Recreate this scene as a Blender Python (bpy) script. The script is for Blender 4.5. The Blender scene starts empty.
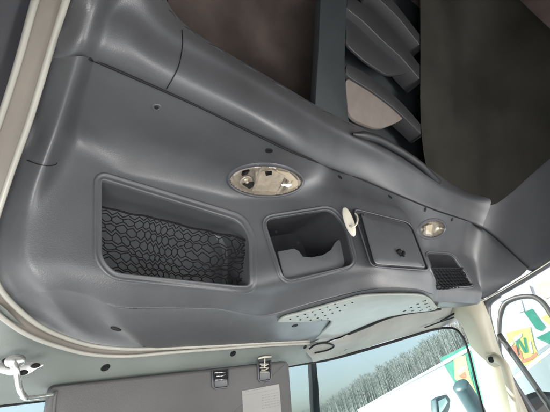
import bpy, bmesh, math, random
from mathutils import Vector, Matrix, noise
from mathutils.bvhtree import BVHTree
random.seed(7)
S = bpy.context.scene
COL = S.collection
# ------------------------------------------------------------------ camera, world, sun, exposure
AX = (Vector((0.75036925, -0.17618733, -0.63710597)),
      Vector((-0.62618681, -0.49820702, -0.59973314)),
      Vector((-0.21174529, 0.84896866, -0.48416541)))       # world axes seen from the camera
FOC = 405.0
cam = bpy.data.objects.new('camera', bpy.data.cameras.new('camera'))
COL.objects.link(cam)
cam.matrix_world = Matrix(AX).to_4x4()
cam.data.sensor_width = 36.0
cam.data.lens = FOC / 550 * 36
cam.data.clip_start = 0.01
cam.data.clip_end = 3000
S.camera = cam
SUN_EL, SUN_AZ = math.radians(30), math.radians(-58)        # azimuth from +Y (ahead), towards +X
w = bpy.data.worlds.new('World'); S.world = w; w.use_nodes = True
nt = w.node_tree
sky = nt.nodes.new('ShaderNodeTexSky'); sky.sky_type = 'NISHITA'; sky.sun_disc = False
sky.sun_elevation = SUN_EL; sky.sun_rotation = SUN_AZ
sky.air_density = 1.0; sky.dust_density = 2.5; sky.ozone_density = 1.0
hs = nt.nodes.new('ShaderNodeHueSaturation'); hs.inputs['Saturation'].default_value = 0.55   # thin milky overcast
nt.links.new(sky.outputs[0], hs.inputs['Color']); nt.links.new(hs.outputs[0], nt.nodes['Background'].inputs[0])
nt.nodes['Background'].inputs[1].default_value = 0.075
sd = bpy.data.lights.new('sun', 'SUN'); sd.energy = 5.0; sd.angle = math.radians(0.6); sd.color = (1, .96, .9)
sun = bpy.data.objects.new('sun', sd); COL.objects.link(sun)
dirv = Vector((math.sin(SUN_AZ) * math.cos(SUN_EL), math.cos(SUN_AZ) * math.cos(SUN_EL), math.sin(SUN_EL)))
sun.rotation_euler = dirv.to_track_quat('Z', 'Y').to_euler()
ld = bpy.data.lights.new('rear_fill_light', 'AREA'); ld.shape = 'RECTANGLE'; ld.size = 1.0; ld.size_y = .55; ld.energy = 22; ld.color = (1, .975, .94)
rl = bpy.data.objects.new('rear_fill_light', ld); COL.objects.link(rl)      # added fill lamp out of view, standing in for daylight from behind
rl.location = (1.85, -.80, -.42)
rl.rotation_euler = (Vector(rl.location) - Vector((1.0, .6, .5))).to_track_quat('Z', 'Y').to_euler()
l2 = bpy.data.lights.new('left_fill_light', 'AREA'); l2.shape = 'RECTANGLE'; l2.size = .9; l2.size_y = .6; l2.energy = 9.5; l2.color = (1, .985, .96)
ll = bpy.data.objects.new('left_fill_light', l2); COL.objects.link(ll)      # added lamp brightening the left end, in place of daylight through the driver's door
ll.location = (-.32, -.35, -.80)
ll.rotation_euler = (Vector(ll.location) - Vector((.35, .75, .3))).to_track_quat('Z', 'Y').to_euler()
S.view_settings.view_transform = 'Standard'; S.view_settings.look = 'None'
S.view_settings.exposure = 1.55; S.view_settings.gamma = 1
S.cycles.use_denoising = True
try: S.cycles.denoiser = 'OPENIMAGEDENOISE'
except Exception: pass
S.cycles.max_bounces = 10; S.cycles.diffuse_bounces = 6; S.cycles.glossy_bounces = 3
S.cycles.transparent_max_bounces = 12; S.cycles.sample_clamp_indirect = 6

# ------------------------------------------------------------------ helpers
def ray(px, py):
    c = Vector((px - 275, -(py - 206), -FOC)).normalized()
    return Vector((AX[0].dot(c), AX[1].dot(c), AX[2].dot(c)))
def P(px, py, Y=None, X=None, Z=None, D=None):
    r = ray(px, py)
    if Y is not None: return r * (Y / r.y)
    if X is not None: return r * (X / r.x)
    if Z is not None: return r * (Z / r.z)
    return r * D
def PP(px, py, pt, n):                                       # on a plane
    r = ray(px, py); return r * (Vector(pt).dot(n) / r.dot(n))
def proj(v):
    c = AX[0] * v[0] + AX[1] * v[1] + AX[2] * v[2]
    if c.z > -1e-4: return (1e6, 1e6)
    return (275 - FOC * c.x / c.z, 206 + FOC * c.y / c.z)

MATS = {}
def mat(name, col, rough=.55, metal=0, grain=0, gs=500, var=.06, vs=6, spec=.5, col2=None, extra=None, coat=0, trans=0):
    if name in MATS: return MATS[name]
    m = bpy.data.materials.new(name); m.use_nodes = True; MATS[name] = m
    n = m.node_tree.nodes; l = m.node_tree.links; b = n['Principled BSDF']
    tc = n.new('ShaderNodeTexCoord')
    nz = n.new('ShaderNodeTexNoise'); nz.inputs['Scale'].default_value = vs; nz.inputs['Detail'].default_value = 5
    l.new(tc.outputs['Object'], nz.inputs['Vector'])
    cr = n.new('ShaderNodeValToRGB')
    c2 = col2 or [min(1, c * (1 + var * 2)) for c in col]; c1 = [c * (1 - var * 2) for c in col] if not col2 else col
    cr.color_ramp.elements[0].color = (*c1, 1); cr.color_ramp.elements[1].color = (*c2, 1)
    cr.color_ramp.elements[0].position = .3; cr.color_ramp.elements[1].position = .7
    l.new(nz.outputs['Fac'], cr.inputs['Fac']); l.new(cr.outputs['Color'], b.inputs['Base Color'])
    b.inputs['Roughness'].default_value = rough; b.inputs['Metallic'].default_value = metal
    b.inputs['Specular IOR Level'].default_value = spec
    b.inputs['Coat Weight'].default_value = coat
    # smudges in the gloss
    n2 = n.new('ShaderNodeTexNoise'); n2.inputs['Scale'].default_value = vs * 3.1; n2.inputs['Detail'].default_value = 6
    l.new(tc.outputs['Object'], n2.inputs['Vector'])
    mr = n.new('ShaderNodeMapRange'); mr.inputs['To Min'].default_value = max(0.02, rough - .08); mr.inputs['To Max'].default_value = min(1, rough + .08)
    l.new(n2.outputs['Fac'], mr.inputs['Value']); l.new(mr.outputs[0], b.inputs['Roughness'])
    if grain:
        g = n.new('ShaderNodeTexVoronoi'); g.inputs['Scale'].default_value = gs
        l.new(tc.outputs['Object'], g.inputs['Vector'])
        bp = n.new('ShaderNodeBump'); bp.inputs['Strength'].default_value = grain; bp.inputs['Distance'].default_value = .0006
        l.new(g.outputs['Distance'], bp.inputs['Height']); l.new(bp.outputs[0], b.inputs['Normal'])
    return m
PL = mat('grained_grey_plastic', (.050, .0515, .055), .46, grain=.34, gs=420, var=.09, spec=.75)
PL2 = mat('satin_charcoal_plastic', (.06, .061, .068), .42, grain=.2, gs=500, var=.05)
PLATE = mat('mid_grey_plastic', (.075, .077, .082), .45, grain=.2)
UND = mat('underside_panel_plastic', (.215, .235, .215), .5, grain=.3, gs=350, var=.05)
HDR = mat('header_trim_plastic', (.135, .150, .138), .5, grain=.3, gs=400, var=.06)
BLK = mat('black_rubber', (.006, .006, .007), .7, spec=.25)
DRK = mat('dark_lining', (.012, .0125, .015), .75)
NET = mat('elastic_net', (.005, .005, .006), .8, spec=.15)
NET2 = mat('net_highlight_cord', (.065, .065, .072), .4)
ROOF = mat('brown_roof_fabric', (.078, .062, .056),   .95, grain=.9, gs=160, var=.2, vs=4, spec=.1)
OLV = mat('olive_curtain_fabric', (.021, .0205, .017), .95, grain=.9, gs=160, var=.18, vs=3, spec=.1)
WALL = mat('side_wall_plastic', (.045, .045, .051), .6, grain=.3)
BEI = mat('beige_seal_rubber', (.30, .29, .255), .38, var=.05)
TAN = mat('taupe_channel', (.16, .142, .12), .6)
PIL = mat('beige_pillar_plastic', (.33, .31, .235), .5, grain=.25, gs=380, var=.05)
CHR = mat('brushed_metal', (.62, .62, .60), .28, metal=.9, var=.08, vs=40)
LAMPM = mat('lamp_reflector', (.44, .42, .385), .30, metal=.40, var=.12, vs=60)
LAMPP = mat('lamp_plastic', (.34, .32, .285), .35, var=.12, vs=60)
VIS = mat('visor_vinyl', (.072, .070, .070), .6, grain=.6, gs=300, var=.07, vs=5)
STK = mat('sticker_paper', (.24, .235, .22), .5, var=.05)
STK2 = mat('sticker_print', (.17, .17, .17), .5)
SHD = mat('shade_fabric', (.21, .215, .195), .75, grain=.4, gs=300, var=.08, vs=7)
IVO = mat('ivory_plastic', (.52, .49, .41), .4)
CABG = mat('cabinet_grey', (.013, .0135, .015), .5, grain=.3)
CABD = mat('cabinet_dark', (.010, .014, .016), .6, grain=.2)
CABB = mat('cabinet_lining_beige', (.12, .10, .088), .7, var=.05, vs=25)
FRM = mat('door_frame_plastic', (.03, .033, .032), .5)
MIR = mat('mirror_housing', (.045, .075, .08), .4)
GRN = mat('trailer_green', (.02, .13, .09), .5)
YEL = mat('trailer_yellow', (.40, .41, .10), .5, var=.1)
WHT = mat('trailer_white', (.33, .355, .36), .4, var=.03, vs=.6)
RED = mat('trailer_red', (.42, .12, .08), .5)
TNM = mat('trailer_tan', (.50, .36, .22), .6)
BLU = mat('tarp_blue', (.30, .36, .46), .6, var=.15, vs=5)
TYR = mat('tyre_rubber', (.02, .02, .02), .8)

def glass_mat(name, tint, gl=.06):
    m = bpy.data.materials.new(name); m.use_nodes = True
    n = m.node_tree.nodes; l = m.node_tree.links; n.clear()
    o = n.new('ShaderNodeOutputMaterial'); t = n.new('ShaderNodeBsdfTransparent'); g = n.new('ShaderNodeBsdfGlossy')
    t.inputs[0].default_value = (*tint, 1); g.inputs['Roughness'].default_value = .03
    mx = n.new('ShaderNodeMixShader'); mx.inputs[0].default_value = gl
    l.new(t.outputs[0], mx.inputs[1]); l.new(g.outputs[0], mx.inputs[2]); l.new(mx.outputs[0], o.inputs[0])
    return m
GLS = glass_mat('tinted_glass', (.80, .97, 1.0), .03)
LENS = glass_mat('lamp_lens', (.90, .86, .80), .10)

def obj(name, bm, m, parent=None, smooth=True):
    me = bpy.data.meshes.new(name)
    bmesh.ops.recalc_face_normals(bm, faces=bm.faces)
    if smooth is not None:
        for f in bm.faces: f.smooth = bool(smooth)
    bm.to_mesh(me); bm.free()
    if smooth == 'auto':
        for p in me.polygons: p.use_smooth = True
        me.set_sharp_from_angle(angle=math.radians(38))
    me.materials.append(m)
    o = bpy.data.objects.new(name, me); COL.objects.link(o)
    if parent: o.parent = parent
    return o
def tag(o, label=None, cat=None, group=None, kind=None):
    if label: o['label'] = label
    if cat: o['category'] = cat
    if group: o['group'] = group
    if kind: o['kind'] = kind
    return o
def empty(name, label, cat, group=None):
    o = bpy.data.objects.new(name, None); COL.objects.link(o); o.empty_display_size = .05
    return tag(o, label, cat, group)

def cr1(p0, p1, p2, p3, t):
    return .5 * ((2 * p1) + (-p0 + p2) * t + (2 * p0 - 5 * p1 + 4 * p2 - p3) * t * t + (-p0 + 3 * p1 - 3 * p2 + p3) * t ** 3)
def crline(pts, sub, closed=False):
    n = len(pts); out = []
    for i in range(n if closed else n - 1):
        if closed: a, b, c, d = pts[i - 1], pts[i], pts[(i + 1) % n], pts[(i + 2) % n]
        else:
            b, c = pts[i], pts[i + 1]
            a = pts[i - 1] if i > 0 else b * 2 - c
            d = pts[i + 2] if i + 2 < n else c * 2 - b
        for k in range(sub): out.append(cr1(a, b, c, d, k / sub))
    if not closed: out.append(pts[-1].copy())
    return out
def loft(rows, sr, sc):                                       # rows[r][c] control vectors -> fine grid
    rr = [crline(r, sc) for r in rows]
    cols = [crline([r[j] for r in rr], sr) for j in range(len(rr[0]))]
    return [[cols[j][i] for j in range(len(cols))] for i in range(len(cols[0]))]
def grid_bm(g, holes=()):
    bm = bmesh.new()
    vs = [[bm.verts.new(p) for p in r] for r in g]
    for i in range(len(g) - 1):
        for j in range(len(g[0]) - 1):
            q = (vs[i][j], vs[i][j + 1], vs[i + 1][j + 1], vs[i + 1][j])
            if holes:
                c = (q[0].co + q[1].co + q[2].co + q[3].co) / 4
                if any(inside(proj(c), h) for h in holes): continue
            try: bm.faces.new(q)
            except ValueError: pass
    loose = [v for v in bm.verts if not v.link_faces]
    bmesh.ops.delete(bm, geom=loose, context='VERTS')
    return bm
def inside(p, poly):
    x, y = p; c = False; n = len(poly)
    for i in range(n):
        x1, y1 = poly[i]; x2, y2 = poly[i - 1]
        if (y1 > y) != (y2 > y) and x < (x2 - x1) * (y - y1) / (y2 - y1) + x1: c = not c
    return c
def tube(bm, pts, r, n=10, cap=True, flat=1.0, up=None):
    rings = []
    N = len(pts); prev = None
    for i, p in enumerate(pts):
        t = (pts[min(i + 1, N - 1)] - pts[max(i - 1, 0)]).normalized()
        u = up or prev or (Vector((0, 0, 1)) if abs(t.z) < .9 else Vector((1, 0, 0)))
        a = (u - t * u.dot(t)).normalized(); b = t.cross(a); prev = a
        rad = r(i / (N - 1)) if callable(r) else r
        rings.append([bm.verts.new(p + a * (math.cos(k * 2 * math.pi / n) * rad * flat) + b * (math.sin(k * 2 * math.pi / n) * rad)) for k in range(n)])
    for i in range(N - 1):
        for k in range(n):
            bm.faces.new((rings[i][k], rings[i][(k + 1) % n], rings[i + 1][(k + 1) % n], rings[i + 1][k]))
    if cap: bm.faces.new(rings[0]); bm.faces.new(rings[-1][::-1])
def loops_bm(loops, cap_end=True, cap_start=False, bm=None):
    bm = bm or bmesh.new()
    vs = [[bm.verts.new(p) for p in L] for L in loops]
    n = len(vs[0])
    for i in range(len(vs) - 1):
        for k in range(n): bm.faces.new((vs[i][k], vs[i][(k + 1) % n], vs[i + 1][(k + 1) % n], vs[i + 1][k]))
    if cap_end: bm.faces.new(vs[-1])
    if cap_start: bm.faces.new(vs[0][::-1])
    return bm
def roundpoly(pts, rad, seg=6):                               # 2-D polygon with rounded corners
    out = []; n = len(pts)
    for i in range(n):
        p = Vector(pts[i]); a = Vector(pts[i - 1]) - p; b = Vector(pts[(i + 1) % n]) - p
        r = rad[i] if isinstance(rad, (list, tuple)) else rad
        d = min(r, a.length * .45, b.length * .45)
        s = p + a.normalized() * d; e = p + b.normalized() * d
        for k in range(seg + 1):
            t = k / seg; out.append(s * (1 - t) ** 2 + p * (2 * t * (1 - t)) + e * t * t)
    return out
def resample(pts, step):
    out = []; n = len(pts)
    for i in range(n):
        a, b = pts[i], pts[(i + 1) % n]; k = max(1, int((b - a).length / step))
        out += [a.lerp(b, j / k) for j in range(k)]
    return out
def offset(poly, d):                                          # inward for d>0
    n = len(poly); A = sum(poly[i - 1].x * poly[i].y - poly[i].x * poly[i - 1].y for i in range(n)); s = 1 if A > 0 else -1
    out = []
    for i in range(n):
        t = (poly[(i + 1) % n] - poly[i - 1]).normalized()
        out.append(poly[i] + Vector((-t.y, t.x)) * d * s)
    return out
def slab(pts3, ext, bev=0.0, seg=2):
    bm = bmesh.new()
    a = [bm.verts.new(p) for p in pts3]; b = [bm.verts.new(p + ext) for p in pts3]; n = len(a)
    bm.faces.new(a); bm.faces.new(b[::-1])
    for i in range(n): bm.faces.new((a[i], b[i], b[(i + 1) % n], a[(i + 1) % n]))
    bmesh.ops.recalc_face_normals(bm, faces=bm.faces)
    if bev: bmesh.ops.bevel(bm, geom=list(bm.edges), offset=bev, segments=seg, affect='EDGES', profile=.6, clamp_overlap=True)
    return bm
V = Vector
def smooth_grid(g, ni, nj, fix=1):                            # binomial smoothing along rows (nj) and columns (ni)
    import numpy as np
    A = np.array([[tuple(p) for p in r] for r in g])
    for _ in range(nj): A[:, 1:-1] = A[:, :-2] * .25 + A[:, 1:-1] * .5 + A[:, 2:] * .25
    for _ in range(ni): A[1:-1] = A[:-2] * .25 + A[1:-1] * .5 + A[2:] * .25
    return [[V(p) for p in r] for r in A]

# ================================================================== STRUCTURE: ground, roof lining, walls
GZ = -2.3
bm = bmesh.new()
N = 70
def gcoord(i, n, R): t = (i / n) * 2 - 1; return math.copysign(abs(t) ** 3, t) * R
def gheight(x, y):
    d = max(0, min(1, (x - 3.2) / 3.0)); h = GZ + 1.15 * d * d * (3 - 2 * d)
    return h + .05 * noise.noise(V((x * .3, y * .3, 0))) + (max(0, math.hypot(x, y) - 60) * .012)
vs = [[bm.verts.new((gcoord(i, N, 1200), gcoord(j, N, 1200), gheight(gcoord(i, N, 1200), gcoord(j, N, 1200)))) for j in range(N + 1)] for i in range(N + 1)]
for i in range(N):
    for j in range(N): bm.faces.new((vs[i][j], vs[i + 1][j], vs[i + 1][j + 1], vs[i][j + 1]))
SNOW = mat('snow', (.78, .81, .84), .8, var=.03, vs=.5)
tag(obj('snowy_ground', bm, SNOW), kind='structure')

prof = [(.60, .785), (.72, .84), (.80, 1.0), (.78, 1.25), (.60, 1.5), (.2, 1.66), (-.5, 1.7), (-1.0, 1.68)]
g = loft([[V((x, y + .03 * math.sin(x * 3), z)) for x in (-.02, .2, .6, 1.0, 1.5, 2.0, 2.15)] for y, z in prof], 6, 6)
tag(obj('roof', grid_bm(g), ROOF), kind='structure')

# ================================================================== OVERHEAD CONSOLE
console = empty('overhead_console', 'grey moulded plastic overhead console with storage bins, reading lamps and a lid above the windshield', 'overhead console')
def prof_at(x):
    """(Y, Z) of the eleven profile rows at cross-cab position x"""
    A = [(.482, .602), (.560, .602), (.632, .598), (.682, .564), (.695, .528), (.703, .42), (.706, .326), (.719, .302), (.748, .277), (.762, .271), (.88, .262), (1.0, .250)]
    Bc = [(.588, .668), (.586, .632), (.576, .592), (.562, .558), (.558, .510), (.558, .42), (.560, .345), (.574, .312), (.590, .284), (.603, .277), (.74, .283), (.88, .298)]
    Cc = [(.594, .655), (.632, .616), (.662, .578), (.684, .540), (.692, .505), (.694, .43), (.694, .362), (.706, .335), (.722, .315), (.738, .311), (.81, .325), (.90, .350)]
    def mix(p, q, t): return [(a[0] + (b[0] - a[0]) * t, a[1] + (b[1] - a[1]) * t) for a, b in zip(p, q)]
    if x < .60: return A
    if x < .93:
        t = (x - .60) / .33
        m = mix(A, Bc, t)
        m[10:] = A[10:]
        return m
    if x <= 1.05: return Bc[:10] + A[10:]
    if x <= 1.23:
        t = (x - 1.05) / .18
        return Bc[:10] + mix(A[10:], Bc[10:], min(1, t * 1.5))
    if x < 1.50: return mix(Bc, Cc, (x - 1.23) / .27)
    return Cc
cols = []
# left flange, ridge and inner slope: rows 0..10 each
seaL = [(43, 58, 0.51), (36, 85, 0.555), (29, 108, 0.6), (20, 135, 0.64), (10, 165, 0.69), (-2, 205, 0.74), (-6, 250, 0.775), (-2, 275, 0.8), (8.56, 294.36, 0.826), (12.8, 300.0, 0.836), (24, 312, 0.86), (40, 323, 0.9)]
flan = [(62, 58, 0.505), (54, 84, 0.55), (46, 108, 0.592), (37, 135, 0.63), (27, 165, 0.67), (14, 205, 0.71), (8, 248, 0.735), (12, 274, 0.76), (22.56, 289.84, 0.786), (26.8, 294.8, 0.798), (38, 306, 0.83), (58, 330, 0.92)]
ridg = [(82, 56, 0.502), (74, 82, 0.545), (67, 106, 0.578), (58, 132, .588), (45, 163, .632), (30, 205, 0.685), (23, 248, 0.708), (28, 272, 0.722), (40.32, 289.6, 0.742), (45.6, 296.0, 0.76), (60, 312, 0.82), (82, 339, 0.96)]
inn1 = [(92, 60, 0.517), (85, 85, 0.575), (78, 112, 0.625), (71, 138, 0.655), (60, 168, 0.675), (45, 208, 0.692), (38, 246, 0.704), (44, 268, 0.712), (59.84, 287.36, 0.732), (65.6, 295.6, 0.76), (80, 318, 0.86), (108, 344, 0.985)]
inn2 = [(102, 64, 0.52), (97, 89, 0.585), (91, 118, 0.64), (88, 144, 0.672), (80, 172, 0.689), (70, 210, 0.698), (64, 246, 0.704), (70, 270, 0.712), (85.84, 292.88, 0.741), (91.4, 301.2, 0.77), (105, 322, 0.87), (135, 348, 0.998)]
for c, zz in ((inn1, (.597, .597, .596)), (inn2, (.602, .602, .600)), (ridg, (.560, .552, .543)), (flan, (.575, .570, .562))):
    for i, z in enumerate(zz):
        p = P(c[i][0], c[i][1], Z=z); c[i] = (c[i][0], c[i][1], p.y)
for c in (seaL, flan, ridg, inn1, inn2): cols.append([P(a, b, Y=y) for a, b, y in c])
for x in (.30, .38, .46, .53, .585, .64, .72, .80, .87, .93, 1.0, 1.08, 1.16, 1.215, 1.27, 1.36, 1.45, 1.51, 1.58, 1.66, 1.75, 1.83, 1.90):
    pr = prof_at(x)
    k = max(0, 1 - (x - .30) / .2)                            # keep the seam where the photo has it
    sk = (0, 0, 0, 0, 0, 0, 0, 0, .03, .06, .45, 1)
    cols.append([V((x + (.02 * (1 - abs(i - 5) / 5) if x > 1.6 else 0) + sk[i] * max(0, (.75 - x) * .45), y, z)) for i, (y, z) in enumerate(pr)])
SEAM = [(89, 58), (135, 78), (200, 107), (246, 130), (289, 151), (350, 174.5), (394, 193.5), (437, 211), (481, 225)]
def seam_y(px):
    for (a, b), (c, d_) in zip(SEAM, SEAM[1:]):
        if px <= c: return b + (px - a) * (d_ - b) / (c - a)
    return 225
for c in cols[5:]:
    p = c[0]
    for _ in range(12):
        q = proj(p); z = p.z; e = seam_y(q[0]) - q[1]
        p = p + V((0, 0, -e * .0012))
    dz = p.z - c[0].z; c[0] = p; c[1] = c[1] + V((0, 0, dz * .65)); c[2] = c[2] + V((0, 0, dz * .3))
PE = [(200, 311), (225, 313.5), (245, 317), (262, 318.5), (277, 319), (284, 314.5), (299, 310.5), (317, 305.5), (338, 299.5), (361, 293.5), (385, 292), (408, 292), (424, 294), (433, 303)]
for c in cols[5:]:                                            # lower front edge of the console in the middle
    q = proj(c[9])
    if not 215 < q[0] < 428: continue
    for k, wgt in ((9, 1), (8, 1), (7, .6)):
        p0 = c[9]; p = p0.copy()
        for _ in range(15):
            q = proj(p); t = 319
            for (a, b), (u, v) in zip(PE, PE[1:]):
                if a <= q[0] <= u: t = b + (q[0] - a) * (v - b) / (u - a)
            p = p + V((0, (q[1] - t) * -.0012, 0))
        d_ = p - p0
    c[9] = c[9] + d_; c[8] = c[8] + d_; c[7] = c[7] + d_ * .6
rw = [(481, 225, 1.99), (484, 236, 2.0), (484, 247, 2.0), (482, 256, 1.995), (480, 264, 1.99), (479, 275, 1.98), (478, 285, 1.97), (474, 294, 1.96), (470.48, 298.4, 1.96), (468.8, 299.8, 1.962), (464, 303, 1.97), (457, 307, 1.98)]
cols.append([P(a, b, X=x) for a, b, x in rw])
rw2 = [(528, 268), (526, 271), (523, 274), (519, 277), (514, 280), (509, 283.5), (503, 287), (497, 291), (491.72, 294.52), (489.6, 295.7), (484, 298.5), (474, 303)]
cols.append([P(a, b, X=2.03) for a, b in rw2])
for c in cols:
    q = proj(c[-1]); c.append(P(q[0] - (6 if q[0] < 140 else 0), q[1] + (3.5 if q[0] < 400 else 1), D=c[-1].length * 1.03))
c0 = cols[0]; cols.insert(0, [P(proj(p)[0] - 12, proj(p)[1] + (6 if i > 7 else 0), D=p.length * 1.03) for i, p in enumerate(c0)])
rows = [[c[i] for c in cols] for i in range(13)]
GRID = loft(rows, 14, 12)
GRID = smooth_grid(GRID, 4, 8)
bm = grid_bm(GRID); bm.verts.ensure_lookup_table()
BV = BVHTree.FromBMesh(bm); bm.free()
def hit(px, py):
    r = ray(px, py); h = BV.ray_cast(V((0, 0, 0)), r)
    if h[0] is None: return None, None
    n = h[1].normalized()
    if n.dot(r) > 0: n = -n
    return h[0], n
def onsurf(px, py, lift=0.0):
    p, n = hit(px, py)
    if p is None:
        f = BV.find_nearest(P(px, py, Y=.7)); p, n = f[0], f[1]
        if n.dot(p) > 0: n = -n
    return p + n * lift

def outline(pts, rad, step=2.0): return resample(roundpoly(pts, rad), step)
bin1 = outline([(101, 179), (111, 182), (240, 221), (249, 238), (250, 286), (238, 286), (114, 273), (101, 258)], [9, 8, 12, 8, 8, 8, 9, 9])
bin2 = outline([(264, 219.5), (331, 209), (345, 226), (355, 264.5), (284, 281.5)], [9, 9, 9, 10, 10])
lidh = outline([(354, 209), (411, 223), (429, 270), (372, 266)], [5, 8, 5, 6])
bin3 = outline([(426, 253.5), (452, 254.5), (473.5, 285.5), (439.5, 288)], [4, 7, 4, 5])
lampA = [V((265.5 + 36.5 * math.cos(t) * .999 - 15 * math.sin(t) * .03, 180.5 + 15.6 * math.sin(t) + 36.5 * math.cos(t) * .03)) for t in [i * 2 * math.pi / 64 for i in range(64)]]
lampB = [V((432 + 12.5 * math.cos(t) + 8.2 * math.sin(t) * .25, 229 + 8.2 * math.sin(t) - 12.5 * math.cos(t) * .22)) for t in [i * 2 * math.pi / 40 for i in range(40)]]
holes = [[tuple(p) for p in offset(o, k)] for o, k in ((bin1, -3.6), (bin2, -1.9), (bin3, -1.0), (lampA, 1.0), (lampB, 1.0))]
obj('face_panel', grid_bm(GRID, holes), PL, console)

def pocket(out, rimw, depth, dirn, m_rim, m_in, name, rim_h=.003, scale=.94):
    L = []
    for o, h in ((-rimw, -.0012), (-rimw * .88, rim_h * .9), (-rimw * .7, rim_h * 1.1), (-rimw * .55, rim_h * .35), (-rimw * .32, rim_h * .3), (-rimw * .16, rim_h * .9), (0, rim_h), (rimw * .08, rim_h * .4), (rimw * .14, -.005)):
        L.append([onsurf(p.x, p.y, h) for p in offset(out, o)])
    rim = obj('rim', loops_bm(L, cap_end=False), m_rim)
    last = L[-1]; cen = sum(last, V()) / len(last)
    K = [last]
    for t in (.02, .3, .6, .9, 1.0):
        s = 1 - (1 - scale) * t - (.04 if t == 1 else 0)
        K.append([cen + (p - cen) * s + dirn * depth * t for p in last])
    lin = obj(name, loops_bm(K, cap_end=True), m_in, console, 'auto')
    rim.parent = lin
    return lin, last
D1 = V((.05, 1, .12)).normalized()
lin1, loop1 = pocket(bin1, 8.0, .085, D1, PL, PL, 'storage_bin')
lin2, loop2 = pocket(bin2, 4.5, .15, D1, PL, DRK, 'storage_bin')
lin3, loop3 = pocket(bin3, 2.6, .13, D1, PL, PL2, 'storage_bin')
tag(lin1, 'long open bin with honeycomb net'); tag(lin2, 'square open bin behind a notched grey plate'); tag(lin3, 'small open bin with net at the far end')

def hexnet(quad, nu, nv, r, wob, parent, m=NET, name='net', push=0.0, crumple=0):
    """hexagonal cord net stretched over a bilinear quad (tl,tr,br,bl)"""
    tl, tr, br, bl = quad
    def at(u, v):
        if crumple:
            k_ = max(0, u - .45); v = v + k_ * .10 * math.sin(v * 9 + u * 14); u = u + .035 * math.sin(u * 9) + k_ * .06 * math.sin(v * 11 + u * 23)
            u = min(1, max(0, u)); v = max(0, v)
        p = (tl * (1 - u) + tr * u) * (1 - v) + (bl * (1 - u) + br * u) * v
        sag = math.sin(math.pi * min(1, max(0, u))) * math.sin(math.pi * min(1, max(0, v)) * .8)
        q = p + V((0, 1, 0)) * (push * sag + .004 * noise.noise(V((u * 6, v * 3, 1))))
        return q + V((noise.noise(V((u * 9, v * 5, 3))), 0, noise.noise(V((u * 9, v * 5, 8))))) * wob
    bm = bmesh.new()
    du, dv = 1 / nu, 1 / nv
    segs = set()
    for j in range(nv + 1):
        for i in range(nu + 1):
            cx = i + (.5 if j % 2 else 0); cy = j
            hx = [(cx + .5, cy + .17), (cx, cy + .5 - .0), (cx - .5, cy + .17), (cx - .5, cy - .17)]
            a = (cx - .5, cy - .33 + .0); 
            pts = [(cx, cy - .66 + .16), (cx + .5, cy - .17), (cx + .5, cy + .17), (cx, cy + .5), (cx - .5, cy + .17), (cx - .5, cy - .17)]
            for k in range(6):
                p, q = pts[k], pts[(k + 1) % 6]
                key = tuple(sorted(((round(p[0], 2), round(p[1], 2)), (round(q[0], 2), round(q[1], 2)))))
                segs.add(key)
    for (a, b) in sorted(segs):
        ua, va, ub, vb = a[0] * du, a[1] * dv, b[0] * du, b[1] * dv
        if min(ua, ub) < -.01 or max(ua, ub) > 1.01 or min(va, vb) < -.01 or max(va, vb) > 1.01: continue
        tube(bm, [at(ua, va), at((ua + ub) / 2, (va + vb) / 2), at(ub, vb)], r, 5, False)
    tube(bm, [at(i / 30, 0) for i in range(31)], r * 2.0, 6, True)
    return obj(name, bm, m, parent)
def behind(px, py, dy):
    p = onsurf(px, py); return P(px, py, Y=p.y + dy)
hexnet((behind(98, 206, .012), behind(254, 241, .012), behind(254, 291, .010), behind(98, 270, .010)), 19, 7, .0012, .008, lin1, push=.03, crumple=1)
hexnet((behind(429, 268, .012), behind(466, 268, .012), behind(476, 290, .01), behind(436, 290, .01)), 12, 7, .0016, .001, lin3)
# notched plate inside the square bin
pl = [(278, 251.5), (294, 248.5), (299, 251), (303, 256.5), (312, 257.2), (323, 255), (331, 250), (335, 243), (338, 240), (348, 238), (353.5, 263), (349, 266.5), (288, 279), (284, 277)]
bm = slab([behind(x, y, .018) for x, y in pl], V((0, .004, 0)), .0012)
obj('notched_plate', bm, PLATE, lin2, 'auto')

# lid over the closed compartment
LY = .5535
def onl(o, poly, d): return [P(p.x, p.y, Y=LY - d) for p in offset(poly, o)]
fr = obj('lid_frame', loops_bm([onl(-1.4, lidh, -.006), onl(-1.4, lidh, .0), onl(-.6, lidh, .003), onl(.4, lidh, .002), onl(.8, lidh, -.006)], cap_end=False), PL2, console)
lid2 = outline([(360, 212), (409.5, 225), (426, 268), (374.5, 264.5)], [4, 7, 4, 5])
lid = obj('lid', loops_bm([onl(o, lid2, h) for o, h in ((0, -.006), (0, .010), (.5, .0135), (1.4, .0150), (2.4, .0156))]), PL, console, 'auto')
bm = loops_bm([[(lambda c_, v: V((c_.x + (v.x - c_.x) * k, v.y - h, c_.z + (v.z - c_.z) * k)))(sum(onl(1.5, lid2, .0152), V()) / len(lid2), v) for v in onl(1.5, lid2, .0152)] for k, h in ((1, -.001), (.97, .0004), (.8, .0012), (.5, .0018), (.2, .002))])
obj('lid_skin', bm, PL, lid)
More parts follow.
